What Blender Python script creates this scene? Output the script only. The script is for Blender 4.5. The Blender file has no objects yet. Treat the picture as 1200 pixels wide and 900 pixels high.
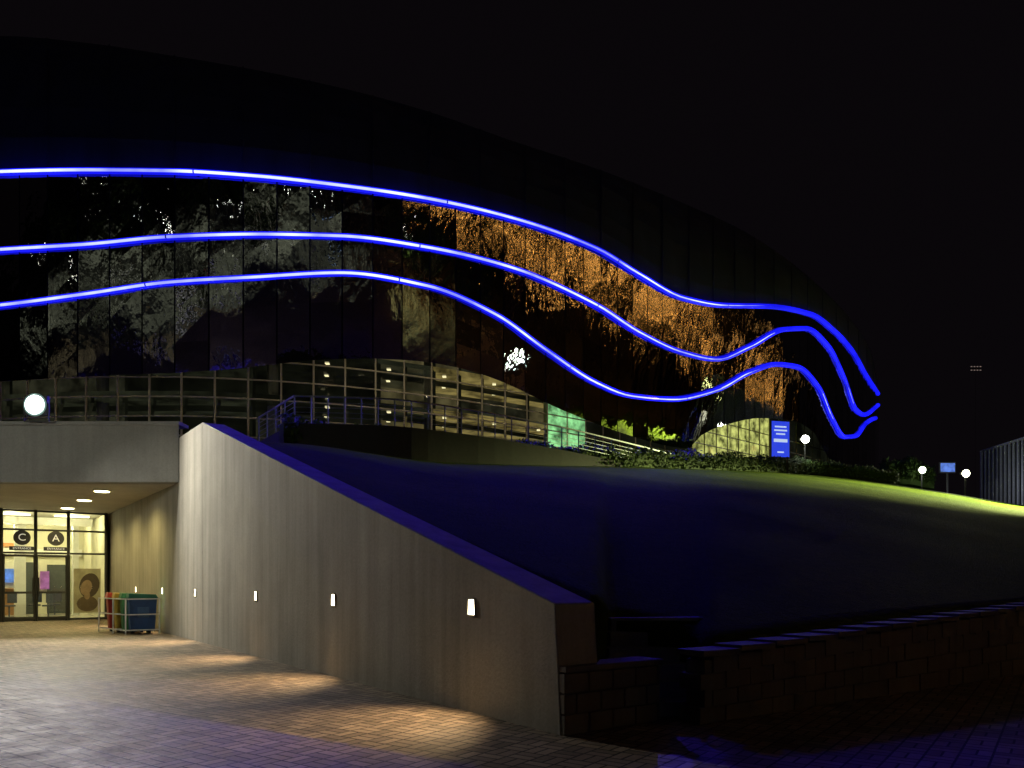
import bpy, math, random
from mathutils import Vector, Matrix
random.seed(7)
sc = bpy.context.scene
COL = sc.collection

# ------------------------------------------------------------------ helpers
def hermite(tab):
    xs=[p[0] for p in tab]; ys=[p[1] for p in tab]; n=len(xs); m=[]
    for i in range(n):
        if i==0: m.append((ys[1]-ys[0])/(xs[1]-xs[0]))
        elif i==n-1: m.append((ys[-1]-ys[-2])/(xs[-1]-xs[-2]))
        else:
            a=(ys[i]-ys[i-1])/(xs[i]-xs[i-1]); b=(ys[i+1]-ys[i])/(xs[i+1]-xs[i])
            m.append(0 if a*b<=0 else 2*a*b/(a+b))
    def f(x):
        if x<=xs[0]: return ys[0]
        if x>=xs[-1]: return ys[-1]
        for i in range(n-1):
            if x<=xs[i+1]:
                h=xs[i+1]-xs[i]; t=(x-xs[i])/h
                return ((2*t**3-3*t*t+1)*ys[i]+(t**3-2*t*t+t)*h*m[i]+(-2*t**3+3*t*t)*ys[i+1]+(t**3-t*t)*h*m[i+1])
    return f

class MB:
    def __init__(s): s.v=[]; s.f=[]; s.m=[]
    def face(s,pts,mi=0):
        b=len(s.v); s.v+= [tuple(p) for p in pts]; s.f.append(tuple(range(b,b+len(pts)))); s.m.append(mi)
    def hexa(s,p,mi=0):
        b=len(s.v); s.v+=[tuple(q) for q in p]
        for f in ((0,3,2,1),(4,5,6,7),(0,1,5,4),(1,2,6,5),(2,3,7,6),(3,0,4,7)):
            s.f.append(tuple(b+i for i in f)); s.m.append(mi)
    def box(s,c,sz,rz=0,mi=0,taper=1.0):
        c=Vector(c); x,y,z=sz[0]/2,sz[1]/2,sz[2]/2; R=Matrix.Rotation(rz,3,'Z'); P=[]
        for zz,k in ((-z,1.0),(z,taper)):
            for a,b in ((-x,-y),(x,-y),(x,y),(-x,y)): P.append(c+R@Vector((a*k,b*k,zz)))
        s.hexa(P,mi)
    def bar(s,p0,p1,w,h=None,mi=0):
        h=h or w; p0=Vector(p0); p1=Vector(p1); d=(p1-p0)
        if d.length<1e-5: return
        d.normalize(); up=Vector((0,0,1)) if abs(d.z)<.95 else Vector((0,1,0))
        a=d.cross(up).normalized()*w/2; b=a.cross(d).normalized()*h/2
        s.hexa([p0-a-b,p0+a-b,p0+a+b,p0-a+b,p1-a-b,p1+a-b,p1+a+b,p1-a+b],mi)
    def tube(s,pts,rad,n=8,mi=0,cap=True):
        pts=[Vector(p) for p in pts]; b=len(s.v); L=len(pts)
        for i,p in enumerate(pts):
            d=(pts[min(i+1,L-1)]-pts[max(i-1,0)]).normalized()
            up=Vector((0,0,1)) if abs(d.z)<.9 else Vector((0,1,0))
            a=d.cross(up).normalized(); c=a.cross(d).normalized(); r=rad[i] if isinstance(rad,(list,tuple)) else rad
            for k in range(n):
                t=2*math.pi*k/n; s.v.append(tuple(p+a*r*math.cos(t)+c*r*math.sin(t)))
        for i in range(L-1):
            for k in range(n):
                k2=(k+1)%n
                s.f.append((b+i*n+k,b+i*n+k2,b+(i+1)*n+k2,b+(i+1)*n+k)); s.m.append(mi)
        if cap:
            s.f.append(tuple(b+k for k in range(n))); s.m.append(mi)
            s.f.append(tuple(b+(L-1)*n+k for k in range(n))); s.m.append(mi)
    def obj(s,name,mats,parent=None,smooth=False,loc=None):
        me=bpy.data.meshes.new(name); me.from_pydata(s.v,[],s.f); me.update()
        for m in (mats if isinstance(mats,(list,tuple)) else [mats]): me.materials.append(m)
        me.polygons.foreach_set('material_index',s.m)
        if smooth: me.polygons.foreach_set('use_smooth',[True]*len(s.f))
        o=bpy.data.objects.new(name,me); COL.objects.link(o)
        if parent: o.parent=parent
        return o
def empty(name):
    o=bpy.data.objects.new(name,None); COL.objects.link(o); return o
def bevel(o,w=.01,seg=2):
    m=o.modifiers.new('bevel','BEVEL'); m.width=w; m.segments=seg; m.limit_method='ANGLE'; return o

class NT:
    def __init__(s,name):
        s.mat=bpy.data.materials.new(name); s.mat.use_nodes=True; s.t=s.mat.node_tree; s.n=s.t.nodes
        s.b=s.n['Principled BSDF']; s.out=s.n['Material Output']
    def l(s,a,b): s.t.links.new(a,b)
    def coords(s,scale=(1,1,1),rz=0,kind='Object'):
        tc=s.n.new('ShaderNodeTexCoord'); mp=s.n.new('ShaderNodeMapping'); mp.inputs['Scale'].default_value=scale
        mp.inputs['Rotation'].default_value=(0,0,rz); s.l(tc.outputs[kind],mp.inputs['Vector']); return mp.outputs[0]
    def noise(s,vec,scale,detail=4,rough=.55):
        n=s.n.new('ShaderNodeTexNoise'); n.inputs['Scale'].default_value=scale; n.inputs['Detail'].default_value=detail
        n.inputs['Roughness'].default_value=rough; s.l(vec,n.inputs['Vector']); return n.outputs['Fac']
    def ramp(s,fac,stops):
        r=s.n.new('ShaderNodeValToRGB'); e=r.color_ramp.elements
        while len(e)<len(stops): e.new(.5)
        for i,(p,c) in enumerate(stops): e[i].position=p; e[i].color=(*c,1)
        s.l(fac,r.inputs[0]); return r.outputs[0]
    def mixc(s,fac,a,b,mode='MIX'):
        m=s.n.new('ShaderNodeMix'); m.data_type='RGBA'; m.blend_type=mode
        for src,i in ((fac,0),(a,6),(b,7)):
            if isinstance(src,(int,float)): m.inputs[i].default_value=src
            elif isinstance(src,tuple): m.inputs[i].default_value=(*src,1)
            else: s.l(src,m.inputs[i])
        return m.outputs[2]
    def bump(s,h,st=.3,dist=.02):
        b=s.n.new('ShaderNodeBump'); b.inputs['Strength'].default_value=st; b.inputs['Distance'].default_value=dist
        s.l(h,b.inputs['Height']); s.l(b.outputs[0],s.b.inputs['Normal'])
def simple(name,c,rough=.6,metal=0,vary=.15,scale=6,bump=0):
    t=NT(name); v=t.coords(); n=t.noise(v,scale)
    col=t.ramp(n,[(.3,tuple(x*(1-vary) for x in c)),(.7,tuple(min(1,x*(1+vary)) for x in c))])
    t.l(col,t.b.inputs['Base Color']); t.b.inputs['Roughness'].default_value=rough; t.b.inputs['Metallic'].default_value=metal
    if bump: t.bump(t.noise(v,scale*4),bump,.02)
    return t.mat
def emis(name,c,st,sample=True,vary=None):
    t=NT(name); t.b.inputs['Base Color'].default_value=(*[min(1,x)*.5 for x in c],1); t.b.inputs['Emission Color'].default_value=(*c,1)
    t.b.inputs['Emission Strength'].default_value=st
    if vary:
        v=t.coords(); n=t.noise(v,vary[0],3)
        mr=t.n.new('ShaderNodeMapRange'); mr.inputs['From Min'].default_value=.35; mr.inputs['From Max'].default_value=.65
        mr.inputs['To Min'].default_value=vary[1]; mr.inputs['To Max'].default_value=vary[2]; t.l(n,mr.inputs[0]); t.l(mr.outputs[0],t.b.inputs['Emission Strength'])
    if not sample: t.mat.cycles.emission_sampling='NONE'
    return t.mat
def lamp(name,kind,loc,energy,color,parent=None,target=None,size=.01,angle=None,blend=.5):
    L=bpy.data.lights.new(name,kind); L.energy=energy; L.color=color; L.shadow_soft_size=size
    if kind=='SPOT': L.spot_size=math.radians(angle); L.spot_blend=blend
    o=bpy.data.objects.new(name,L); COL.objects.link(o); o.location=loc
    if target is not None: o.rotation_euler=(Vector(target)-Vector(loc)).to_track_quat('-Z','Y').to_euler()
    if parent: o.parent=parent
    return o

# ------------------------------------------------------------------ materials
def concrete(name,base,streak=.25,sc_=1.0):
    t=NT(name); v=t.coords(); vs=t.coords((2.2,2.2,.12))
    n1=t.noise(v,.6*sc_,6,.65); n2=t.noise(vs,1.6,5,.6); n3=t.noise(v,26,3)
    c1=t.ramp(n1,[(.25,tuple(x*.78 for x in base)),(.75,tuple(x*1.15 for x in base))])
    c2=t.ramp(n2,[(.3,(1-streak,)*3),(.62,(1,1,1))])
    c=t.mixc(1.0,c1,c2,'MULTIPLY'); c3=t.ramp(n3,[(.25,(.86,.86,.86)),(.6,(1,1,1))]); c=t.mixc(1.0,c,c3,'MULTIPLY')
    t.l(c,t.b.inputs['Base Color']); t.b.inputs['Roughness'].default_value=.9; t.b.inputs['Specular IOR Level'].default_value=.25
    a=t.n.new('ShaderNodeMath'); a.operation='ADD'; t.l(n3,a.inputs[0]); t.l(n1,a.inputs[1]); t.bump(a.outputs[0],.4,.012)
    return t.mat
M_conc=concrete('concrete_wall',(.34,.32,.28),.3)
M_conc2=concrete('concrete_fascia',(.33,.33,.31),.15)
M_soff=concrete('soffit_plaster',(.5,.48,.42),.05)
def paving(name,tint):
    t=NT(name); rz=math.radians(35.6)
    v=t.coords((1,1,1),rz); v2=t.coords((1,1,1),rz+math.pi/2)
    def brick(vec):
        b=t.n.new('ShaderNodeTexBrick'); b.offset=0; b.squash=1
        b.inputs['Scale'].default_value=1; b.inputs['Brick Width'].default_value=.24; b.inputs['Row Height'].default_value=.12
        b.inputs['Mortar Size'].default_value=.011; b.inputs['Mortar Smooth'].default_value=.2; b.inputs['Bias'].default_value=0
        b.inputs['Color1'].default_value=(*[x*.6 for x in tint],1); b.inputs['Color2'].default_value=(*[x*1.3 for x in tint],1)
        b.inputs['Mortar'].default_value=(.018,.015,.013,1); t.l(vec,b.inputs['Vector']); return b
    b1=brick(v); b2=brick(v2)
    ck=t.n.new('ShaderNodeTexChecker'); ck.inputs['Scale'].default_value=1/.24; t.l(v,ck.inputs['Vector'])
    col=t.mixc(ck.outputs['Fac'],b1.outputs['Color'],b2.outputs['Color'])
    fm=t.n.new('ShaderNodeMix'); t.l(ck.outputs['Fac'],fm.inputs[0]); t.l(b1.outputs['Fac'],fm.inputs[2]); t.l(b2.outputs['Fac'],fm.inputs[3])
    w=t.coords(); dirt=t.ramp(t.noise(w,.35,6,.6),[(.3,(.6,.57,.55)),(.7,(1.1,1.08,1.02))])
    col=t.mixc(1.0,col,dirt,'MULTIPLY'); sp=t.ramp(t.noise(w,40,2),[(.3,(.75,.75,.75)),(.6,(1,1,1))]); col=t.mixc(1.0,col,sp,'MULTIPLY')
    t.l(col,t.b.inputs['Base Color']); t.b.inputs['Specular IOR Level'].default_value=.3
    r=t.n.new('ShaderNodeMapRange'); r.inputs['To Min'].default_value=.45; r.inputs['To Max'].default_value=.8; t.l(t.noise(w,3,4),r.inputs[0]); t.l(r.outputs[0],t.b.inputs['Roughness'])
    iv=t.n.new('ShaderNodeMath'); iv.operation='SUBTRACT'; iv.inputs[0].default_value=1; t.l(fm.outputs[0],iv.inputs[1])
    ad=t.n.new('ShaderNodeMath'); ad.operation='MULTIPLY_ADD'; t.l(t.noise(w,9,3),ad.inputs[0]); ad.inputs[1].default_value=.6; t.l(iv.outputs[0],ad.inputs[2])
    t.bump(ad.outputs[0],1,.02)
    return t.mat
M_pave=paving('brick_paving',(.29,.235,.185))
M_block=concrete('stone_blocks',(.16,.145,.13),.3)
M_citywall=simple('dark_render',(.03,.028,.026),.9)
M_soil=simple('soil_ground',(.018,.018,.014),.95,0,.4,.3,.3)
M_asph=simple('worn_asphalt',(.11,.115,.108),.85,0,.6,.35,.3)
t=NT('grass'); v=t.coords(); n=t.noise(v,5,6,.7); n2=t.noise(v,.25,3)
c=t.ramp(n,[(.25,(.035,.055,.004)),(.7,(.10,.14,.009))]); c=t.mixc(1.0,c,t.ramp(n2,[(.3,(.55,.65,.6)),(.7,(1.1,1.05,1))]),'MULTIPLY')
t.l(c,t.b.inputs['Base Color']); t.b.inputs['Roughness'].default_value=.95; t.b.inputs['Specular IOR Level'].default_value=.02; t.bump(t.noise(v,14,5,.7),1,.12); M_grass=t.mat
t=NT('leaves'); oi=t.n.new('ShaderNodeNewGeometry'); c=t.ramp(oi.outputs['Random Per Island'],[(0,(.02,.045,.01)),(1,(.07,.11,.022))])
t.l(c,t.b.inputs['Base Color']); t.b.inputs['Roughness'].default_value=.7; t.b.inputs['Specular IOR Level'].default_value=.1; M_leaf=t.mat
M_bark=simple('bark',(.1,.075,.05),.9,0,.3,5,.5)
M_alu=simple('aluminium_frame',(.36,.33,.25),.5,.0,.08)
M_dframe=simple('dark_frame',(.035,.035,.033),.5,.3)
M_steel=simple('painted_steel',(.2,.21,.24),.4,.6)
M_white=simple('white_paint',(.75,.75,.72),.4,0,.05)
M_slat=simple('weathered_slats',(.22,.23,.25),.6,0,.15)
# mirrored facade glass: clean mirror with fine crinkled distortion
t=NT('mirror_glass'); v=t.coords((1,1,.45)); n=t.noise(v,.45,1,.5); n2=t.noise(v,2.3,3,.5)
geo=t.n.new('ShaderNodeNewGeometry'); c=t.ramp(geo.outputs['Random Per Island'],[(0,(.24,.235,.225)),(1,(.42,.405,.375))]); t.l(c,t.b.inputs['Base Color'])
t.b.inputs['Metallic'].default_value=1; t.b.inputs['Roughness'].default_value=.01
ad=t.n.new('ShaderNodeMath'); ad.operation='MULTIPLY_ADD'; t.l(n2,ad.inputs[0]); ad.inputs[1].default_value=.24; t.l(n,ad.inputs[2]); t.bump(ad.outputs[0],1,.062); M_mirror=t.mat
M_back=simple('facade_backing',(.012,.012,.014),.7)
t=NT('roof_cladding'); v=t.coords((1,1,.05)); c=t.ramp(t.noise(v,.9,4),[(.3,(.02,.03,.08)),(.7,(.04,.055,.15))]); t.l(c,t.b.inputs['Base Color'])
t.b.inputs['Roughness'].default_value=.55; t.b.inputs['Specular IOR Level'].default_value=.3; M_roof=t.mat
M_ledcore=emis('led_tube',(.16,.18,1.0),4,False,(.30,1.6,6.5))
M_ledglow=emis('led_glow',(.008,.010,1.0),1,True,(.3,.75,1.7))  # blue halo of the LED lines, built as a glowing sleeve
def litglass(name,c,lo,hi,scale=1.2,sharp=False):
    m=emis(name,c,.1,False,(scale,lo,hi)); bb=m.node_tree.nodes['Principled BSDF']; bb.inputs['Base Color'].default_value=(.01,.012,.01,1); bb.inputs['Roughness'].default_value=.04; return m
M_gl_dark=litglass('lobby_glass_dark',(.3,.34,.2),.004,.022,.5)
M_gl_green=litglass('lobby_glass_green',(.35,.9,.35),.15,.95,1.6)
M_gl_warm=litglass('lobby_glass_warm',(.75,.8,.22),.1,.9,1.6)  # panes glow by painted emission, standing for lit rooms behind
t=NT('clear_glass'); tr=t.n.new('ShaderNodeBsdfTransparent'); tr.inputs[0].default_value=(.8,.85,.8,1); gl=t.n.new('ShaderNodeBsdfGlossy'); gl.inputs['Roughness'].default_value=.02
fr=t.n.new('ShaderNodeFresnel'); mx=t.n.new('ShaderNodeMixShader'); t.l(fr.outputs[0],mx.inputs[0]); t.l(tr.outputs[0],mx.inputs[1]); t.l(gl.outputs[0],mx.inputs[2]); t.l(mx.outputs[0],t.out.inputs[0]); M_clear=t.mat

# ------------------------------------------------------------------ facade tables: image pixel coordinates and estimated depths, projected from the camera (eye 1.5 m)
EYE=1.5; F=900.
def ray(b,y,d): return Vector(((b-600)/F*d,d,EYE+(680-y)/F*d))
D=hermite([(-500,50),(-250,41.5),(0,36),(100,35.3),(200,35.2),(300,35.8),(400,37),(500,39),(600,42),(700,46.2),(800,52),(870,57.5),(940,64.5),(1000,73),(1025,80),(1030,85)])
K=hermite([(-500,.33),(0,.31),(200,.30),(400,.33),(500,.35),(600,.38),(700,.43),(800,.5),(900,.52),(960,.4),(1010,.15),(1030,.02)])
L1=hermite([(-500,280),(-250,225),(0,202),(100,200),(200,201),(300,207),(400,218),(500,233),(600,256),(700,292),(750,322),(800,349),(850,358),(900,359),(950,368),(980,390),(1000,413),(1015,440),(1030,463)])
L2=hermite([(-500,355),(-250,315),(0,293),(100,287),(200,278),(300,275),(400,277),(500,290),(600,314),(700,358),(750,390),(800,413),(840,421),(880,406),(920,386),(945,385),(970,405),(990,445),(1003,480),(1013,486),(1030,474)])
L3=hermite([(-500,415),(-250,380),(0,358),(100,345),(200,331),(300,325),(400,320),(500,335),(580,368),(640,410),(700,449),(740,464),(790,468),(840,457),(880,436),(910,427),(935,430),(960,455),(975,490),(990,512),(1003,511),(1015,496),(1027,490),(1030,500)])
LB=hermite([(-500,485),(-250,455),(0,447),(100,441),(200,437),(300,430),(350,423),(430,420),(500,424),(560,437),(600,452),(640,472),(700,497),(760,517),(790,524),(812,526),(819,512),(850,498),(890,490),(930,493),(955,508),(972,538),(1000,545),(1030,548)])
CR=hermite([(-500,120),(-250,65),(0,42),(100,50),(200,65),(300,82),(400,103),(500,130),(600,165),(700,198),(800,238),(870,270),(940,318),(1000,378),(1020,412),(1030,455)])
def skin(b,y,off=0):
    k=K(b); e=(680-y)/F; d=(D(b)+8.5*k)/(1+k*e)+off
    return ray(b,y,d)
st=[-500.]; last=ray(-500,680,D(-500)); b=-500.
while b<1030:
    b+=.25; p=ray(b,680,D(b))
    if (p-last).length>=1.5: st.append(b); last=p
if 1030-st[-1]<.5: st[-1]=1030
else: st.append(1030.)

bld=empty('convention_center_building')
def rows(b):
    yb,y3,y2,y1=LB(b),L3(b),L2(b),L1(b)
    y3=min(y3,yb-2); y2=min(y2,y3-1); y1=min(y1,y2-1)
    return [yb,yb+(y3-yb)/3,yb+(y3-yb)*2/3,y3,(y3+y2)/2,y2,(y2+y1)/2,y1]
mb=MB(); bk=MB()
for i in range(len(st)-1):
    a,c=st[i],st[i+1]; ra,rc=rows(a),rows(c)
    g=.022*(c-a)
    col_t=random.uniform(-.025,.025)
    jt=[random.uniform(-.01,.01)+(col_t if k>=8 else -col_t) for k in range(16)]
    for j in range(7):
        P=[skin(a+g,ra[j],jt[j]),skin(c-g,rc[j],jt[j+8]),skin(c-g,rc[j+1],jt[j+9] if j<7 else 0),skin(a+g,ra[j+1],jt[j+1])]
        mb.face(P)
        bk.face([skin(a,ra[j],.14),skin(c,rc[j],.14),skin(c,rc[j+1],.14),skin(a,ra[j+1],.14)])
mb.obj('facade_glass_panels',M_mirror,bld)
endrow=[skin(1030,y,.14) for y in rows(1030)]
for dx,dy in ((0,0),(2.5,8),(0,12),(-14,20)):
    nxt=[p+Vector((dx,dy,0)) for p in endrow]
    if dx or dy:
        for j in range(7): bk.face([endrow[j],nxt[j],nxt[j+1],endrow[j+1]])
    endrow=nxt
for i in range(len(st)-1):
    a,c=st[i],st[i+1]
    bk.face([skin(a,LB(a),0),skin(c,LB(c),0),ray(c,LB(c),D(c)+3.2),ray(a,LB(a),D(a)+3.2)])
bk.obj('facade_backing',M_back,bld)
# roof shell: quarter-ellipse section whose visible outline follows the crest given in image pixels
rf=MB(); NR=14
def section(b,yc):
    p0=skin(b,L1(b),-.05); back=18*max(0,min(1,(1030-b)/330))**.7+1.0
    d1=p0.y+back; z1=max(p0.z+.3,EYE+(680-yc)/F*d1); out=[]
    for j in range(NR+1):
        t=j/NR*math.pi/2; d=p0.y+back*(1-math.cos(t)); out.append(Vector(((b-600)/F*d,d,p0.z+(z1-p0.z)*math.sin(t))))
    return out
def roofcol(b):
    yc=CR(b)
    for _ in range(12):
        S=section(b,yc); top=min(680-F*(p.z-EYE)/p.y for p in S); yc+=(CR(b)-top)*.9
    return S
RC=[roofcol(b) for b in st]
for i in range(len(st)-1):
    A_,C_=RC[i],RC[i+1]
    for j in range(NR): rf.face([A_[j],C_[j],C_[j+1],A_[j+1]])
    rf.face([A_[-1],C_[-1],C_[-1]+Vector((0,40,-3)),A_[-1]+Vector((0,40,-3))])
rf.obj('roof_shell',M_roof,bld,smooth=True)
sm=MB()
for i in range(0,len(st),2):
    A_=RC[i]
    for j in range(NR): sm.bar(A_[j]+Vector((0,-.03,.03)),A_[j+1]+Vector((0,-.03,.03)),.05)
sm.obj('roof_seams',M_roof,bld)
# LED lines
for nm,Lf,end in (('led_line_upper',L1,1030),('led_line_middle',L2,1029),('led_line_lower',L3,1028)):
    P=[];C=[];R=[];b=-500.
    while b<=end:
        P.append(skin(b,Lf(b),-.24)); C.append(skin(b,Lf(b)-.0,-.24)+Vector((0,-.12,-.03))); R.append(.13*(P[-1].y/33)**.5)
        b+= 8 if b<850 else 3
    m=MB(); m.tube(P,R,10); m.obj(nm+'_glow',M_ledglow,bld,smooth=True)
    m=MB(); m.tube(C,[r*.45 for r in R],8); m.obj(nm+'_tube',M_ledcore,bld,smooth=True)
    m=MB(); acc=0
    for i in range(1,len(P)-1):
        acc+=(P[i]-P[i-1]).length
        if acc>11:
            acc=0; d_=(P[i+1]-P[i]).normalized(); m.bar(C[i]-d_*.03,C[i]+d_*.03,R[i]*.9)
            m.bar(P[i]+Vector((0,.25,0)),P[i],.08)
    m.obj(nm+'_brackets',M_dframe,bld)
    for q in ((-120,130,330,500,640,780) if Lf is L3 else ()):
        p=skin(q,Lf(q),-.8); lamp('led_light','SPOT',p,4000 if q>300 else 1200,(.05,.02,1.0),bld,Vector((p.x*.3+5,9,0)),0,150,.3)

# lobby glazing under the skin
gz=MB(); fr_=MB(); b=-500.; gs=[b]; last=ray(b,680,D(b)+2.2)
while b<1000:
    b+=.5; p=ray(b,680,D(b)+2.2)
    if (p-last).length>=1.55: gs.append(b); last=p
zr=[5.7+.95*i for i in range(9)]
inn=MB(); rm=0; left_=0; RR=random.Random(21)
for i in range(len(gs)-1):
    a,c=gs[i],gs[i+1]; mid=(a+c)/2
    zt=ray(mid,LB(mid)-12,D(mid)+2.2).z
    pa,pc=ray(a,680,D(a)+2.2),ray(c,680,D(c)+2.2)
    zz=[z for z in zr if z<zt-.3]+[zt]
    for j in range(len(zz)-1):
        zc=zz[j]
        if 652<mid<690: mi=1
        elif 815<mid<975: mi=2 if mid<905 else 0
        elif mid<650: mi=3
        else: mi=0
        gz.face([(pa.x,pa.y,zc),(pc.x,pc.y,zc),(pc.x,pc.y,zz[j+1]),(pa.x,pa.y,zz[j+1])],mi)
        fr_.bar((pa.x,pa.y-.05,zc),(pc.x,pc.y-.05,zc),.08,.06)
    fr_.bar((pa.x,pa.y-.08,5.6),(pa.x,pa.y-.08,zt+.4),.07,.09)
    if mid<655:
        qa,qc=ray(a,680,D(a)+7.5),ray(c,680,D(c)+7.5)
        if left_<=0:
            left_=RR.randint(1,4); rm=[RR.choice((0,0,5,5,6) if mid<370 else (0,5,6,6,7)) for _ in range(3)]
            cl=RR.choice((1,1,2) if mid>370 else (2,2,0))
        left_-=1
        for (z0,z1),mi in zip(((5,7.9),(7.9,10.6),(10.6,15)),rm): inn.face([(qa.x,qa.y,z0),(qc.x,qc.y,z0),(qc.x,qc.y,z1),(qa.x,qa.y,z1)],mi)
        if left_==0: inn.hexa([(pc.x,pc.y+.6,5),(pc.x+.15,pc.y+.6,5),(qc.x+.15,qc.y,5),(qc.x,qc.y,5),(pc.x,pc.y+.6,15),(pc.x+.15,pc.y+.6,15),(qc.x+.15,qc.y,15),(qc.x,qc.y,15)],0)
        for zc in (7.7,10.6,12.9):
            mi=cl if zc>8 else 2
            inn.hexa([(pa.x,pa.y+.5,zc),(pc.x,pc.y+.5,zc),(qc.x,qc.y,zc),(qa.x,qa.y,zc),(pa.x,pa.y+.5,zc+.25),(pc.x,pc.y+.5,zc+.25),(qc.x,qc.y,zc+.25),(qa.x,qa.y,zc+.25)],mi)
            inn.bar((pa.x,pa.y+.5,zc-.15),(qa.x,qa.y,zc-.15),.15,.35,0)
            inn.bar((pa.x,pa.y+2.6,zc-.12),(pc.x,pc.y+2.6,zc-.12),.15,.3,0)
        if i%2==0 and mid>370:
            for zc in (10.57,12.87):
                for f in (.3,.75):
                    c0=Vector((pa.x+.7,pa.y,zc)).lerp(Vector((qa.x+.7,qa.y,zc)),f); inn.box(c0,(.2,.25,.04),0,3)
        if i%5==0: inn.tube([(qa.x*.96,pa.y+2,5),(qa.x*.96,pa.y+2,15)],.3,10,4)
inn.obj('lobby_interior',[litglass('room_back_dark',(.4,.42,.25),.002,.012,.6),litglass('room_ceiling_lit',(.85,.62,.2),.04,.34,.9),litglass('room_ceiling_dim',(.4,.42,.25),.006,.05,.7),emis('room_lamps',(1,.85,.5),1.4,False),M_conc2,  # walls and ceilings glow: room lighting painted in as emission
  litglass('room_back_dim',(.42,.40,.24),.01,.07,.8),litglass('room_back_mid',(.6,.48,.22),.03,.18,.8),litglass('room_back_warm',(.85,.62,.22),.08,.42,.8)],bld)
gz.obj('lobby_glazing',[M_gl_dark,M_gl_green,M_gl_warm,M_clear],bld); fr_.obj('lobby_mullions',M_alu,bld)
for q,e_ in ((20,20),(150,20),(270,22),(400,38),(470,40),(540,40),(610,34),(680,25),(760,20)):
    p=ray(q,LB(q)+12,D(q)-.4); lamp('mullion_fill_light','POINT',p,e_,(1,.80,.44),bld,size=0)  # added point lights to brighten the mullions, no fittings

# terrace with railing in front of the lobby
TD=hermite([(340,31),(450,31.5),(550,33.5),(650,37),(740,42),(820,48)])
te=MB(); rl=MB(); tb=[345+ (815-345)*i/24 for i in range(25)]
fp=[Vector(((q-600)/F*TD(q),TD(q),0)) for q in tb]
bp=[Vector(((q-600)/F*(D(q)+2.1),D(q)+2.1,0)) for q in tb]
fp=[Vector((-11.6,35.2,0))]+fp; bp=[Vector((-11.9,37.6,0))]+bp
for i in range(len(fp)-1):
    T=7.85; B=5.2
    te.hexa([(*fp[i].xy,B),(*fp[i+1].xy,B),(*bp[i+1].xy,B),(*bp[i].xy,B),(*fp[i].xy,T),(*fp[i+1].xy,T),(*bp[i+1].xy,T),(*bp[i].xy,T)])
    a=Vector((*fp[i].xy,T)); c=Vector((*fp[i+1].xy,T)); L=(c-a).length; n=max(1,round(L/1.2))
    rl.bar(a+Vector((0,0,1.1)),c+Vector((0,0,1.1)),.06)
    for h in (.25,.45,.65,.85): rl.bar(a+Vector((0,0,h)),c+Vector((0,0,h)),.016)
    for k in range(n): p=a.lerp(c,k/n); rl.bar(p,p+Vector((0,0,1.1)),.05)
te.obj('terrace_slab',M_citywall,bld); rl.obj('terrace_railing',M_steel,bld)

# ------------------------------------------------------------------ ground
g=MB(); g.face([(-400,-400,-.02),(400,-400,-.02),(400,500,-.02),(-400,500,-.02)]); g.obj('ground',M_soil)
g=MB(); g.face([(-60,-12,0),(60,-12,0),(60,30,0),(-60,30,0)]); g.obj('brick_pavement',M_pave)
wd=Vector((-.583,.813,0)); wn=Vector((.813,.583,0))
def W(s,off=0,z=0,):
    p=Vector((.49,7.4,0))+wd*s+wn*off; p.z=z; return p
wl=MB(); Ltop=13.6
wl.hexa([W(0,0,-.3),W(0,.52,-.3),W(Ltop,.52,-.3),W(Ltop,0,-.3),W(.12,0,1.27),W(.12,.52,1.27),W(Ltop,.52,5.3),W(Ltop,0,5.3)])
wl.hexa([W(Ltop,0,-.3),W(Ltop,.52,-.3),W(16.3,.52,-.3),W(16.3,0,-.3),W(Ltop,0,5.3),W(Ltop,.52,5.3),W(16.3,.52,5.3),W(16.3,0,5.3)])
wl.hexa([W(16.3,0,-.3),W(16.3,.52,-.3),W(36,.52,-.3),W(36,0,-.3),W(16.3,0,4.6),W(16.3,.52,4.6),W(36,.52,4.6),W(36,0,4.6)])
wo=wl.obj('concrete_ramp_wall',M_conc); bevel(wo,.015)
# hill
FB=hermite([(215,30),(258,30),(400,32),(560,35),(700,40),(800,46),(900,52),(980,58),(1100,60),(1200,62),(1500,62),(1800,60)])
FY=hermite([(215,525),(258,518),(330,519),(530,541),(700,546),(800,549),(900,553),(980,559),(1100,576),(1200,592),(1500,620),(1800,635)])
def hill_front(b):
    u=(b-600)/F
    if b<=712: d=6.436/(u+.717)+.0; z=min(5.25,1.27+(d-7.8)*.366)-.06; return d,z
    if b<830:
        t=(b-712)/118.; return 9.9-.8*t, 1.0-.22*t
    d=9.47/(1.437-u)+.3; return d,.70+(d-8.2)*.078
gr=MB(); cols=[219+ i*13 for i in range(99)]; NJ=40; G=[]
for b in cols:
    df,zf=hill_front(b); db=FB(b); zb=EYE+(680-FY(b))/F*db; row=[]
    row.append(Vector(((b-600)/F*df,df,zf-1.2)))
    for j in range(NJ+1):
        t=j/NJ; d=df+(db-df)*t; z=zf+(zb-zf)*(t+.03*math.sin(math.pi*t)*(1 if b>700 else .3))
        z+=.025*math.sin(d*.9+b*.015)*min(1,t*4,(1-t)*4)
        row.append(Vector(((b-600)/F*d,d,z)))
    dp=D(b)+6 if b<1030 else 140
    zp=zb+ (max(0,min(1,(b-500)/300))*1.0 if b<1030 else 0)
    row.append(Vector(((b-600)/F*(db+3),db+3,zb-.1))); row.append(Vector(((b-600)/F*dp,dp,zp if b<1030 else zb)))
    if b>=1030: row[-1]=Vector(((b-600)/F*140,140,zb+.5))
    G.append(row)
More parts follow.
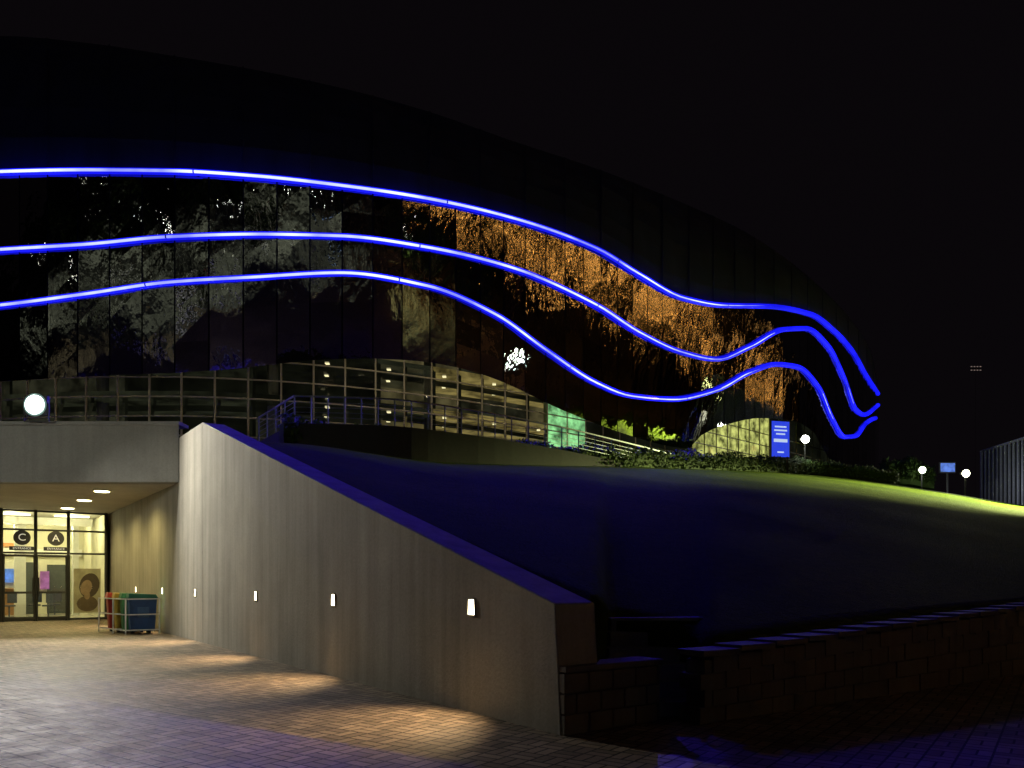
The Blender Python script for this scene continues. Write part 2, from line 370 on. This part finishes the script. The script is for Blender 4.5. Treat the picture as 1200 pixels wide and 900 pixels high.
for i in range(len(G)-1):
    for j in range(len(G[0])-1): gr.face([G[i][j],G[i+1][j],G[i+1][j+1],G[i][j+1]])
go=gr.obj('grass_slope',M_grass,smooth=True)
wd_=go.modifiers.new('w','WELD')
def hedge(name,pts,h,w,n,ls=.10):
    m=MB(); segs=[]; tot=0
    for i in range(len(pts)-1):
        l=(pts[i+1]-pts[i]).length; segs.append(l); tot+=l
        a,c=pts[i],pts[i+1]; nrm=Vector((-(c-a).y,(c-a).x,0)).normalized()*w*.36
        m.hexa([a-nrm-Vector((0,0,.4)),c-nrm-Vector((0,0,.4)),c+nrm-Vector((0,0,.4)),a+nrm-Vector((0,0,.4)),a-nrm*.8+Vector((0,0,h*.82)),c-nrm*.8+Vector((0,0,h*.82)),c+nrm*.8+Vector((0,0,h*.82)),a+nrm*.8+Vector((0,0,h*.82))])
    for _ in range(n):
        s=random.random()*tot; i=0
        while s>segs[i] and i<len(segs)-1: s-=segs[i]; i+=1
        p=pts[i].lerp(pts[i+1],s/segs[i]); d=(pts[i+1]-pts[i]).normalized(); nn=Vector((-d.y,d.x,0))
        hh=h*(1+.12*math.sin(p.x*1.9)+.07*math.sin(p.x*5.3))
        th=random.uniform(-.1,math.pi+.1); p=p+nn*math.cos(th)*w/2*random.uniform(.8,1.1)+Vector((0,0,hh*(abs(math.sin(th))**.5*random.uniform(.8,1.06)) if random.random()<.6 else hh*random.random()))
        a=Vector((random.gauss(0,1),random.gauss(0,1),random.gauss(0,1))).normalized(); c=a.orthogonal().normalized(); k=ls*random.uniform(.6,1.3)
        m.face([p-a*k,p+c*k*.6,p+a*k,p-c*k*.6])
    return m.obj(name,M_leaf)
hp=[]; b=330
while b<=1060:
    d=FB(b)+.4; hp.append(Vector(((b-600)/F*d,d,EYE+(680-FY(b))/F*FB(b)-.1))); b+=18
hedge('hedge',hp,1.15,1.1,16000)
sp=[ray(q,y,72) for q,y in ((1035,562),(1065,564),(1090,569))]
hedge('shrub_row',sp,1.9,2.0,2500,.16)

# low block wall at the wall end, steps, stone retaining wall
lw=MB()
A=W(-.02,-.02,0)
for r_ in range(3):
    x=0.
    off=0 if r_%2==0 else .16
    while x<1.32:
        w=min(.32-(off if x==0 else 0),1.32-x)
        c=A+wn*(x+w/2+.02)+wd*.17; lw.box((c.x,c.y,.1+.2*r_),(w-.012,.34,.19),math.atan2(wn.y,wn.x)); x+=w
c=A+wn*.70+wd*.17; lw.box((c.x,c.y,.30),(1.28,.29,.58),math.atan2(wn.y,wn.x))
lw.box((c.x,c.y,.635),(1.34,.38,.06),math.atan2(wn.y,wn.x))
bevel(lw.obj('low_block_wall',M_block),.008)
stp=MB()
for i in range(6):
    stp.box((1.62+.05*i,8.55+.30*i,.085*(i+1)),(1.25,.31,.17*(i+1)),.12)
bevel(stp.obj('stone_steps',concrete('step_stone',(.34,.33,.31),.2)),.01)
rw=MB(); a=Vector((1.95,7.95,0)); rd=Vector((6.25,4.35,0)).normalized(); rn=Vector((-rd.y,rd.x,0)); ang=math.atan2(rd.y,rd.x)
s=0.
while s<48:
    top=.70+.078*(rd.y*s); nrow=4; h=top/nrow
    for r_ in range(nrow):
        c=a+rd*(s+.2+(.2 if r_%2 else 0))+rn*.15; rw.box((c.x,c.y,h*(r_+.5)),(.388,.30+random.uniform(-.012,.012),h-.012),ang)
    c=a+rd*(s+.3)+rn*.15; rw.box((c.x,c.y,top/2-.02),(.42,.26,top-.03),ang)
    s+=.4
s=0.
while s<48:
    top=.70+.078*(rd.y*(s+.3)); c=a+rd*(s+.3)+rn*.15; rw.box((c.x,c.y,top+.03+random.uniform(-.006,.006)),(.585,.40+random.uniform(-.02,.02),.06),ang); s+=.6
rw.obj('stone_retaining_wall',M_block)

# ------------------------------------------------------------------ bridge / elevated deck
br=empty('concrete_bridge_deck')
m=MB(); yF=20.4
def wallX(y): return 5.796-.717*y-.012
m.hexa([(-40,yF,4.1),(wallX(yF),yF,4.1),(wallX(38),38,4.1),(-40,38,4.1),(-40,yF,5.62),(wallX(yF),yF,5.62),(wallX(38),38,5.62),(-40,38,5.62)])
bevel(m.obj('deck_slab',M_conc2,br),.02)
m=MB(); m.face([(-40,yF+.35,4.094),(wallX(yF+.35)-.02,yF+.35,4.094),(wallX(37)-.02,37,4.094),(-40,37,4.094)]); m.obj('soffit',M_soff,br)
m=MB(); m.box((-24.4,yF-.05+.25,5.66),(31.2,.6,.09)); m.obj('coping',M_conc2,br)
for p in ((-11.8,22.1),(-13.7,24.6),(-15.8,27.3),(-18.5,23.5)):
    m=MB(); m.tube([(*p,4.09),(*p,4.04)],.2,20); m.tube([(*p,4.092),(*p,4.06)],.25,20,1); m.obj('soffit_downlight',[emis('downlight',(1,.9,.45),9,False),M_alu],br)
    lamp('downlight_lamp','SPOT',(*p,4.0),240,(1,.80,.30),br,(*p,0),.08,160,.6)

# flood lamp on the deck edge
fl=empty('floodlight'); P=Vector((-12.45,20.05,6.08))
m=MB(); m.box(P+Vector((0,.08,0)),(.6,.12,.5)); m.bar(P+Vector((-.32,.05,-.42)),P+Vector((-.32,.05,.05)),.03); m.bar(P+Vector((.32,.05,-.42)),P+Vector((.32,.05,.05)),.03); m.bar(P+Vector((-.32,.05,-.42)),P+Vector((.32,.05,-.42)),.04); m.bar(P+Vector((0,.05,-.42)),P+Vector((0,.4,-.38)),.05); m.obj('housing',M_dframe,fl)
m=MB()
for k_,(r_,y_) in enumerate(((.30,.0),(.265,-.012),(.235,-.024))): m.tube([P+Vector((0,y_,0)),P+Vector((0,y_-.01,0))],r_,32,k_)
m.obj('lens_with_glow_rings',[emis('flood_glow_a',(.45,.75,.7),.16,False),emis('flood_glow_b',(.8,1,.93),.55,False),emis('flood_lens',(.9,1,.97),30,False)],fl)  # outer rings are the lamp's glare, built as glowing surfaces round the lens
lamp('flood_lamp','SPOT',P+Vector((0,-.16,0)),3200,(1,.95,.80),fl,P+Vector((3.0,-9,-3.2)),.06,158,.5)
# unseen lamp added on the left to brighten the deck front
pl=empty('fascia_fill_lamp'); m=MB(); m.tube([(-15.5,9,0),(-15.5,9,5.2)],[.09,.05],12); m.box((-15.4,9.2,5.25),(.3,.5,.12)); m.obj('post',M_dframe,pl)
lamp('fascia_fill_light','SPOT',(-15.3,9.3,5.15),1050,(.97,1,.86),pl,(-12,20.4,4.4),.1,75,.8)

# wall lights
M_wl=emis('wall_light_lens',(1,.86,.6),9,False)
for s_ in (1.62,5.6,9.47,14.27,18.08,22.2):
    e=empty('wall_light'); c=W(s_,0,1.2); o=-wn
    def q(dx,dz,dp): return c+wd*dx+Vector((0,0,dz))+o*dp
    m=MB(); m.hexa([q(-.068,-.09,.004),q(.068,-.09,.004),q(.055,.08,.004),q(-.055,.08,.004),q(-.065,-.09,.012),q(.065,-.09,.012),q(.05,.08,.010),q(-.05,.08,.010)]); m.obj('lens',M_wl,e)
    m=MB()
    for u0,u1 in (((-.078,-.10),(.078,-.10)),((.078,-.10),(.062,.09)),((.062,.09),(-.062,.09)),((-.062,.09),(-.078,-.10))):
        m.bar(q(u0[0],u0[1],.006),q(u1[0],u1[1],.006),.02,.016)
    m.obj('frame',M_alu,e)
    p=q(0,-.02,.06); lamp('wall_light_lamp','SPOT',p,270,(1,.68,.34),e,p+o*1.0+Vector((0,0,-1.1)),.03,100,1)

# ------------------------------------------------------------------ entrance hall under the deck
en=empty('glass_entrance')
O=Vector((-15.6,29.6,0)); ea=-wn; eb=wd
def E(t_,dp,z): return O+ea*t_+eb*dp+Vector((0,0,z))
m=MB()
for t_ in (.04,1.3,2.35,3.4,4.45,5.5,6.6,7.7,8.8): m.bar(E(t_,0,0),E(t_,0,4.09),.07,.1)
for z in (.05,2.5,3.35,4.04): m.bar(E(0,-.003,z),E(9,-.003,z),.09,.07)
for t0,t1 in ((1.36,2.32),(2.38,3.34)):
    for t_ in (t0,t1): m.bar(E(t_,-.04,0),E(t_,-.04,2.45),.07,.06)
    for z in (.12,1.05,2.4): m.bar(E(t0,-.04,z),E(t1,-.04,z),.06,.08)
m.bar(E(2.26,-.12,.9),E(2.26,-.12,1.6),.03); m.bar(E(2.44,-.12,.9),E(2.44,-.12,1.6),.03)
m.obj('frames',M_dframe,en)
m=MB(); m.face([E(0,.0,0),E(9,0,0),E(9,0,4.08),E(0,0,4.08)]); m.obj('glazing',M_clear,en)
M_in=simple('interior_wall',(.66,.64,.50),.7,0,.15,.8); M_tile=simple('interior_tiles',(.45,.42,.35),.25,0,.15,1.5)
m=MB(); m.hexa([E(-.02,.12,.004),E(9.5,.12,.004),E(9.5,9,.004),E(-.02,9,.004),E(-.02,.12,.012),E(9.5,.12,.012),E(9.5,9,.012),E(-.02,9,.012)]); m.obj('hall_floor',M_tile,en)
m=MB(); m.face([E(-.02,7,0),E(9.5,7,0),E(9.5,7,4.08),E(-.02,7,4.08)]); m.face([E(9.5,0,0),E(9.5,7,0),E(9.5,7,4.08),E(9.5,0,4.08)]); m.face([E(.0,.1,0),E(0,7,0),E(0,7,4.08),E(0,.1,4.08)]); m.obj('hall_walls',M_in,en)
m=MB()
for t_,w in ((.6,.12),(2.6,.3),(4.6,.3)): m.box(E(t_,4.5,2.04),(w+.1,.4,4.06),math.atan2(ea.y,ea.x))
m.bar(E(.1,6.85,2.75),E(9.4,6.85,2.75),.2,.3); m.bar(E(.1,3.4,3.9),E(9.4,3.4,3.9),.25,.3)
m.obj('hall_columns',M_white,en)
m=MB()
for t_,w,h in ((1.0,.9,2.2),(2.15,.5,2.3),(5.2,1.2,2.2),(6.9,1.5,2.4)): m.box(E(t_,6.94,h/2),(w,.05,h),math.atan2(ea.y,ea.x))
m.obj('hall_dark_openings',simple('dark_opening',(.06,.07,.07),.5),en)
m=MB(); m.box(E(3.9,6.2,.55),(2.6,.7,1.1),math.atan2(ea.y,ea.x)); m.box(E(3.9,6.15,1.13),(2.8,.9,.06),math.atan2(ea.y,ea.x)); bevel(m.obj('reception_desk',simple('desk_wood',(.3,.16,.07),.4),en),.02)
for t_,z,w,h,c in ((2.9,1.7,.8,.6,(.1,.25,.9)),(1.55,1.5,.35,.8,(.3,.1,.3)),(4.6,1.9,.8,.5,(.2,.5,1)),(3.3,3.05,2.0,.15,(.9,.35,.1))):
    m=MB(); m.box(E(t_,6.8,z),(w,.06,h),math.atan2(ea.y,ea.x)); m.obj('wall_screen',emis('screen',c,.45,False,(3,.2,1.0)),en)
for t_,d_ in ((1.7,3.2),(2.1,4.3),(3.0,3.8),(1.3,5.2)):
    m=MB(); c=E(t_,d_,0); m.tube([c,c+Vector((0,0,.03))],.24,14); m.tube([c,c+Vector((0,0,.46))],.03,8); m.tube([c+Vector((0,0,.44)),c+Vector((0,0,.5))],.22,14)
    m.box(c+Vector((0,.18,.78)),(.38,.04,.4)); m.obj('lounge_chair',simple('chair',(.05,.06,.09),.5),en)
for t_ in (1.,3.,5.,7.5):
    for d_ in (1.8,5):
        m=MB(); m.box(E(t_,d_,4.03),(1.2,.2,.05),math.atan2(ea.y,ea.x)); m.obj('ceiling_light',emis('ceil',(1,.93,.6),4,False),en)
        lamp('hall_lamp','POINT',E(t_,d_,3.7),84,(1,.88,.48),en,size=.1)
# poster with a portrait
po=MB(); po.box(E(.62,.5,1.1),(.92,.04,1.7),math.atan2(ea.y,ea.x)); po.obj('poster_board',simple('poster_print',(.5,.42,.3),.5,0,.25,3),en)
def disc(mm,t_,z,r1,r2,dp,mi=0,n=20,tilt=0):
    pts=[]
    for k in range(n):
        a=2*math.pi*k/n; x_,z_=r1*math.cos(a),r2*math.sin(a); pts.append(E(t_+x_*math.cos(tilt)-z_*math.sin(tilt),dp,z+x_*math.sin(tilt)+z_*math.cos(tilt)))
    mm.face(pts,mi)
m=MB(); disc(m,.55,1.30,.34,.48,.470,0,20,.2); disc(m,.66,1.22,.19,.30,.464,1,20,.25); disc(m,.62,.60,.36,.30,.468,2); disc(m,.63,.92,.1,.16,.466,1); m.obj('poster_portrait',[simple('hair',(.09,.055,.035),.6),simple('skin_print',(.4,.25,.16),.6),simple('shirt',(.16,.1,.06),.6)],en)
def text(s,size,loc,parent,mat,rz,name):
    cu=bpy.data.curves.new(name,'FONT'); cu.body=s; cu.size=size; cu.align_x='CENTER'; cu.align_y='CENTER'; cu.extrude=.003; cu.materials.append(mat)
    o=bpy.data.objects.new(name,cu); COL.objects.link(o); o.location=loc; o.rotation_euler=(math.pi/2,0,rz); o.parent=parent; return o
rz=math.atan2(wn.y,wn.x)
M_sgn=simple('sign_black',(.02,.02,.025),.5); M_txt=emis('sign_white',(.9,.9,.85),.35,False)
for t_,ch in ((2.78,'C'),(1.72,'A')):
    e=empty('round_door_sign'); m=MB(); c=E(t_,-.12,3.05); m.tube([c,c-eb*.03],.27,28); m.obj('disc',M_sgn,e)
    m=MB(); m.box(E(t_,-.13,2.66),(.78,.02,.14),math.atan2(ea.y,ea.x)); m.obj('strip',M_sgn,e)
    text(ch,.36,E(t_,-.16,3.05),e,M_txt,rz,'letter'); text('ENTRANCE',.11,E(t_,-.15,2.66),e,M_txt,rz,'caption')

# ------------------------------------------------------------------ recycling bins
def bin_(pos,body,lid):
    e=empty('recycling_bin'); m=MB(); a=math.atan2(wn.y,wn.x); c=Vector(pos)
    def Q(x_,y_,z_): return c+wn*x_+wd*y_+Vector((0,0,z_))
    w=.36; 
    m.hexa([Q(-w*.85,-.17,.08),Q(w*.85,-.17,.08),Q(w*.85,.17,.08),Q(-w*.85,.17,.08),Q(-w,-.2,1.0),Q(w,-.2,1.0),Q(w,.2,1.0),Q(-w,.2,1.0)],0)
    m.hexa([Q(-w*1.06,-.22,1.0),Q(w*1.06,-.22,1.0),Q(w*1.06,.22,1.0),Q(-w*1.06,.22,1.0),Q(-w*1.0,-.17,1.13),Q(w*.95,-.17,1.1),Q(w*.95,.17,1.1),Q(-w*1.0,.17,1.15)],1)
    m.tube([Q(-.25,.17,.09),Q(-.17,.17,.09)],.09,12,2); m.tube([Q(.17,.17,.09),Q(.25,.17,.09)],.09,12,2)
    m.box(Q(0,-.2,.6),(.3,.012,.3),a,3)
    o=m.obj('body',[simple('bin_body',body,.5),simple('bin_lid',lid,.5),M_dframe,simple('bin_label',(.05,.12,.28),.5)],e); bevel(o,.015)
bs=[((.018,.07,.22),(.03,.17,.12)),((.04,.2,.08),(.03,.18,.08)),((.48,.34,.05),(.48,.32,.05)),((.36,.035,.025),(.36,.035,.025))]
for i,(bc,lc) in enumerate(bs): bin_(W(17.9+.46*i,-.58-.11*i,0),bc,lc)
m=MB()
for s_,o0 in ((17.6,0),(18.5,-.18),(19.55,-.40)):
    for o_ in (-1.04+o0,-.18): m.bar(W(s_,o_,0),W(s_,o_,1.0),.03)
    for z in (.12,.55,.98): m.bar(W(s_,-1.04+o0,z),W(s_,-.18,z),.03)
for z in (.12,.55,.98): m.bar(W(17.6,-1.04,z),W(19.55,-1.44,z),.03)
m.obj('bin_enclosure_frame',M_white)

# ------------------------------------------------------------------ right-hand side
ds=empty('digital_sign_board'); m=MB(); c=ray(914,515,53); m.box(c,(1.5,.2,2.6),.25); m.bar(c+Vector((-.5,.0,-2.6)),c+Vector((-.5,.0,-1.2)),.12); m.bar(c+Vector((.5,0,-2.6)),c+Vector((.5,0,-1.2)),.12); m.obj('cabinet',M_dframe,ds)
m=MB(); m.box(c+Vector((0,-.11,0)),(1.36,.04,2.44),.25); m.obj('screen',emis('sign_blue',(.03,.07,.9),.8,False),ds)
m=MB()
for i,(w,z) in enumerate(((.9,.85),(1.0,.6),(.7,.35),(1.05,-.1),(.5,-.9))): m.box(c+Vector((0,-.14,z)),(w,.02,.10 if i!=3 else .22),.25)
m.obj('lettering',emis('sign_letter',(.6,.75,1),.8,False),ds)
def post_lamp(p,ground,name='lamp_post',r=.2,st_=30,e=300,col=(.95,1,.9),tgt=None,ang=150):
    o=empty(name); m=MB(); m.tube([(p.x,p.y,ground),(p.x,p.y,p.z-.1)],[.07,.045],10); m.box((p.x,p.y+.08,p.z+.02),(.7,.25,.16)); m.obj('post',M_dframe,o)
    m=MB(); m.tube([p+Vector((0,-.1,0)),p+Vector((0,-.16,0))],r,16); m.obj('lens',emis('lamp_lens',col,st_,False),o)
    if e: lamp('lamp','SPOT' if tgt else 'POINT',p+Vector((0,-.3,0)),e,col,o,tgt,.05,ang,.6)
    return o
post_lamp(ray(943,515,56),8.5,r=.28,e=220)
post_lamp(ray(1080,551,70),8,r=.28,e=300)
post_lamp(ray(1131,555,64),8,r=.30,e=3500,col=(.98,1,.62),tgt=ray(1130,585,57),ang=110)
post_lamp(ray(1320,505,57),6,r=.28,e=300000,col=(.93,1,.38),tgt=ray(1180,598,52),ang=46)
# globe street lamp on the slope to the right (its glint shows in the glass)
o=empty('globe_street_lamp'); m=MB(); m.tube([(28.7,33.8,2.5),(28.7,33.8,7.8)],[.09,.05],10); m.obj('post',M_dframe,o)
bpy.ops.mesh.primitive_uv_sphere_add(segments=20,ring_count=12,radius=.28,location=(28.7,33.8,8.0)); g=bpy.context.object; g.name='globe'; g.data.materials.append(emis('globe_glow',(.8,1,.85),40,False)); g.parent=o
o=empty('blue_notice_board'); m=MB(); c=ray(1110,548,71); m.box(c,(1.5,.15,1.0)); m.bar(c+Vector((0,0,-3)),c,.12); m.obj('panel',M_dframe,o); m=MB(); m.box(c+Vector((0,-.09,0)),(1.3,.03,.8)); m.obj('face',emis('notice',(.15,.3,1),.5,False,(3,.2,.8)),o)
# louvred pavilion
o=empty('louvered_pavilion'); m=MB(); pA=Vector(((1150-600)/F*76,76,0)); pB=Vector(((1300-600)/F*58,58,0))
n=26
for i in range(n+1):
    p=pA.lerp(pB,i/n); m.bar((p.x,p.y,8),(p.x,p.y,14.2),.12,.2)
m.bar((pA.x,pA.y,14.25),(pB.x,pB.y,14.25),.3,.14); m.obj('louvres',M_slat,o)
m=MB(); m.bar((pA.x+.6,pA.y+.6,10.5),(pB.x+.6,pB.y+.6,10.5),.3,7.3); m.obj('back_wall',M_back,o)
lamp('pavilion_lamp','POINT',(pA.x-3,pA.y-8,10),150,(.8,.85,1),o)
# far flood-light mast
o=empty('floodlight_mast'); m=MB(); c=ray(1143,432,260); m.tube([(c.x,c.y,0),(c.x,c.y,c.z)],[.03,.03],6); m.box(c,(3.4,.3,.2)); m.obj('mast',simple('mast_grey',(.05,.05,.05),1),o)
m=MB()
for i in range(4):
    for j in (-.6,.6): m.box(c+Vector((-1.5+i,-.35,j)),(.55,.06,.25))
m.obj('lamps',emis('mastlamp',(1,.75,.65),.18,False),o)

# ------------------------------------------------------------------ surroundings across the street (what the mirror glass reflects)
def tree(name,loc,h,rad,seed,lights=0,leaf=1400):
    R=random.Random(seed); e=empty(name); loc=Vector(loc); m=MB()
    m.tube([loc,loc+Vector((.1,0,h*.25)),loc+Vector((R.uniform(-.3,.3),R.uniform(-.3,.3),h*.5))],[h*.03,h*.022,h*.016],8)
    tips=[]
    for k in range(9):
        a=k*2.4; s0=loc+Vector((0,0,h*R.uniform(.3,.5))); r=rad*R.uniform(.45,.9); tp=loc+Vector((math.cos(a)*r,math.sin(a)*r,h*R.uniform(.55,.95)))
        m.tube([s0,s0.lerp(tp,.5)+Vector((0,0,.3)),tp],[h*.012,h*.008,h*.003],6); tips.append(tp)
    m.obj('trunk',M_bark,e); m=MB()
    for _ in range(leaf):
        t0=R.choice(tips); p=t0+Vector((R.gauss(0,rad*.24),R.gauss(0,rad*.24),R.gauss(0,h*.07)))
        a=Vector((R.gauss(0,1),R.gauss(0,1),R.gauss(0,1))).normalized(); c=a.orthogonal().normalized(); k=R.uniform(.12,.3); m.face([p-a*k,p+c*k*.6,p+a*k,p-c*k*.6])
    m.obj('crown',M_leaf,e)
    if lights:
        m=MB()
        for _ in range(lights):
            t0=R.choice(tips); p=t0+Vector((R.gauss(0,rad*.28),R.gauss(0,rad*.28),R.gauss(0,h*.08))); k=R.choice((.08,.12,.18,.32))
            m.box(p,(k,k,k))
        m.obj('string_lights',M_str,e)
M_str=emis('string_light',(1,.46,.10),7,False)
R=random.Random(3)
for i,(x_,y_,h) in enumerate(((52,-8,19),(62,4,21),(72,18,20),(80,32,22),(88,46,21),(94,62,23),(108,84,24),(68,34,23),(98,22,24),(100,50,25),(76,-4,22))):
    tree('tree',(x_,y_,0),h,5.5,i,210,900)
g=MB(); g.face([(-120,-85,.004),(60,-85,.004),(60,-12,.004),(-120,-12,.004)]); g.obj('parking_lot',M_asph)
g=MB()
for x_ in range(-90,56,3):
    g.box((x_,-30,.010),(.12,5,.006)); g.box((x_,-47,.010),(.12,5,.006))
g.obj('parking_bay_markings',M_white)
for i,(x_,y_,h) in enumerate(((-70,-36,12),(-50,-36,11),(-30,-38,12),(-12,-38.5,11),(6,-38,13),(24,-38,12),(38,-24,12),(44,2,10),(36,-6,9),(52,12,11),(-44,-6,6),(-22,-10,5),(-60,-18,9),(-36,-20,8),(-18,-19,7),(-2,-20,8),(18,-16,8))):
    tree('tree',(x_,y_,0),h,4.5 if h>9 else 2.6,50+i,0,1600 if h>9 else 800)
for x_,y_,e_,an in ((-80,-24,5000,132),(-58,-26,4500,132),(-38,-25,4500,132),(-16,-23,4000,132),(4,-27,4500,132),(26,-22,4000,132),(-26,-52,5500,132),(12,-55,5500,132),(-66,-55,5500,132),(-50,-2,2300,100),(-31,-9,2000,90),(-10,-13,1500,78),(10,-13,1500,78)):
    p=Vector((x_,y_,9)); sl=post_lamp(p,0,'street_lamp',.22,30,0); lamp('street_lamp_light','SPOT',p+Vector((0,-.3,-.2)),e_,(.93,1,.76),sl,(x_,y_-2,0),.1,an,.6)
p=Vector((42,-3,8.5)); sl=post_lamp(p,0,'street_lamp',.22,30,0); lamp('street_lamp_light','SPOT',p+Vector((0,.3,-.2)),5500,(.9,1,.45),sl,(44,1,0),.1,120,.5)
def car(x,y,rot,col):
    o=empty('parked_car'); R_=Matrix.Rotation(rot,3,'Z'); c=Vector((x,y,0))
    def T(a,b_,z): return c+R_@Vector((a,b_,z))
    prof=[(-2.1,.35),(-2.15,.75),(-1.9,.95),(-1.35,1.0),(-.8,1.42),(.6,1.45),(1.25,1.0),(2.0,.85),(2.15,.6),(2.1,.35)]
    m=MB(); n=len(prof)
    for i in range(n-1):
        (a0,z0),(a1,z1)=prof[i],prof[i+1]; w0=.86 if z0<=1.02 else .66; w1=.86 if z1<=1.02 else .66
        m.face([T(a0,-w0,z0),T(a1,-w1,z1),T(a1,w1,z1),T(a0,w0,z0)],1 if (z0>=1.0 and z1>=1.0 and abs(z0-z1)>.1) or (i==3 or i==5) else 0)
    for s_ in (-1,1):
        m.face([T(a,.86*s_,z) for a,z in prof if z<=1.02],0)
        m.face([T(-1.35,.86*s_,1.0),T(-.8,.66*s_,1.42),T(.6,.66*s_,1.45),T(1.25,.86*s_,1.0)],1)
        for a in (-1.3,1.3): m.tube([T(a,.7*s_,.33),T(a,.9*s_,.33)],.33,16,2)
        m.box(T(2.13,.6*s_,.68),(.06,.3,.14),rot,3)
    m.obj('body',[simple('car_paint',col,.25,.3),M_gl_dark,M_dframe,M_white],o)
for i,(x_,y_,col,r_) in enumerate(((-49.5,-30,(.7,.7,.7),1.57),(-31.5,-30,(.7,.7,.7),1.57),(-22.5,-30,(.4,.03,.03),1.57),(-13.5,-30,(.75,.75,.73),1.57),(-4.5,-30,(.1,.1,.12),1.57),(1.5,-30,(.6,.6,.62),1.57),(13.5,-30,(.7,.7,.7),1.57),(22.5,-30,(.05,.1,.3),1.57),(-19.5,-47,(.7,.7,.7),1.57),(-1.5,-47,(.5,.5,.5),1.57),(19.5,-47,(.7,.7,.68),1.57),(-46,3,(.7,.7,.7),.3),(-37,-6,(.6,.6,.6),.2),(-28,-14,(.7,.7,.7),.1),(-8,-16,(.65,.65,.65),0),(12,-20,(.3,.3,.32),0))): car(x_,y_,r_,col)
M_win=emis('warm_window',(1,.52,.16),2,False,(.5,.2,2.6))
for k,(x_,y_,w,h,a) in enumerate(((120,35,40,30,1.45),(125,88,34,30,1.75),(86,-40,30,24,.8))):
    o=empty('city_building'); m=MB(); m.box((x_,y_,h/2),(w,12,h),a); m.obj('walls',M_citywall,o); m=MB(); R_=Matrix.Rotation(a,3,'Z')
    for i in range(int(w/3)):
        for j in range(2,int(h/3)):
            if R.random()<.25:
                q=Vector((x_,y_,0))+R_@Vector((-w/2+1.5+3*i,6.05,0))+Vector((0,0,1.8+3*j)); m.box(q,(.9,.1,1.1),a)
    m.obj('windows',M_win,o)

# ------------------------------------------------------------------ world, moonlight, camera
w=bpy.data.worlds.new('World'); sc.world=w; w.use_nodes=True; nt=w.node_tree; bg=nt.nodes['Background']
sky=nt.nodes.new('ShaderNodeTexSky'); sky.sky_type='NISHITA'; sky.sun_disc=False; sky.sun_elevation=math.radians(-4); sky.sun_rotation=math.radians(100)
nt.links.new(sky.outputs[0],bg.inputs[0]); bg.inputs[1].default_value=.003
b2=nt.nodes.new('ShaderNodeBackground'); b2.inputs[0].default_value=(.0026,.0019,.0026,1); b2.inputs[1].default_value=1
ad=nt.nodes.new('ShaderNodeAddShader'); nt.links.new(bg.outputs[0],ad.inputs[0]); nt.links.new(b2.outputs[0],ad.inputs[1]); nt.links.new(ad.outputs[0],nt.nodes['World Output'].inputs[0])
sun=bpy.data.lights.new('moon','SUN'); sun.energy=.004; sun.angle=math.radians(.5); sun.color=(.7,.8,1); so=bpy.data.objects.new('moon',sun); COL.objects.link(so); so.rotation_euler=(math.radians(50),0,math.radians(30))
cam=bpy.data.cameras.new('camera'); co=bpy.data.objects.new('camera',cam); COL.objects.link(co); co.location=(0,0,EYE); co.rotation_euler=(math.pi/2,0,0)
cam.sensor_width=36; cam.lens=27; cam.shift_y=230/1200; cam.clip_end=1500; cam.clip_start=.05; sc.camera=co
sc.view_settings.view_transform='Standard'; sc.view_settings.look='None'; sc.view_settings.exposure=0
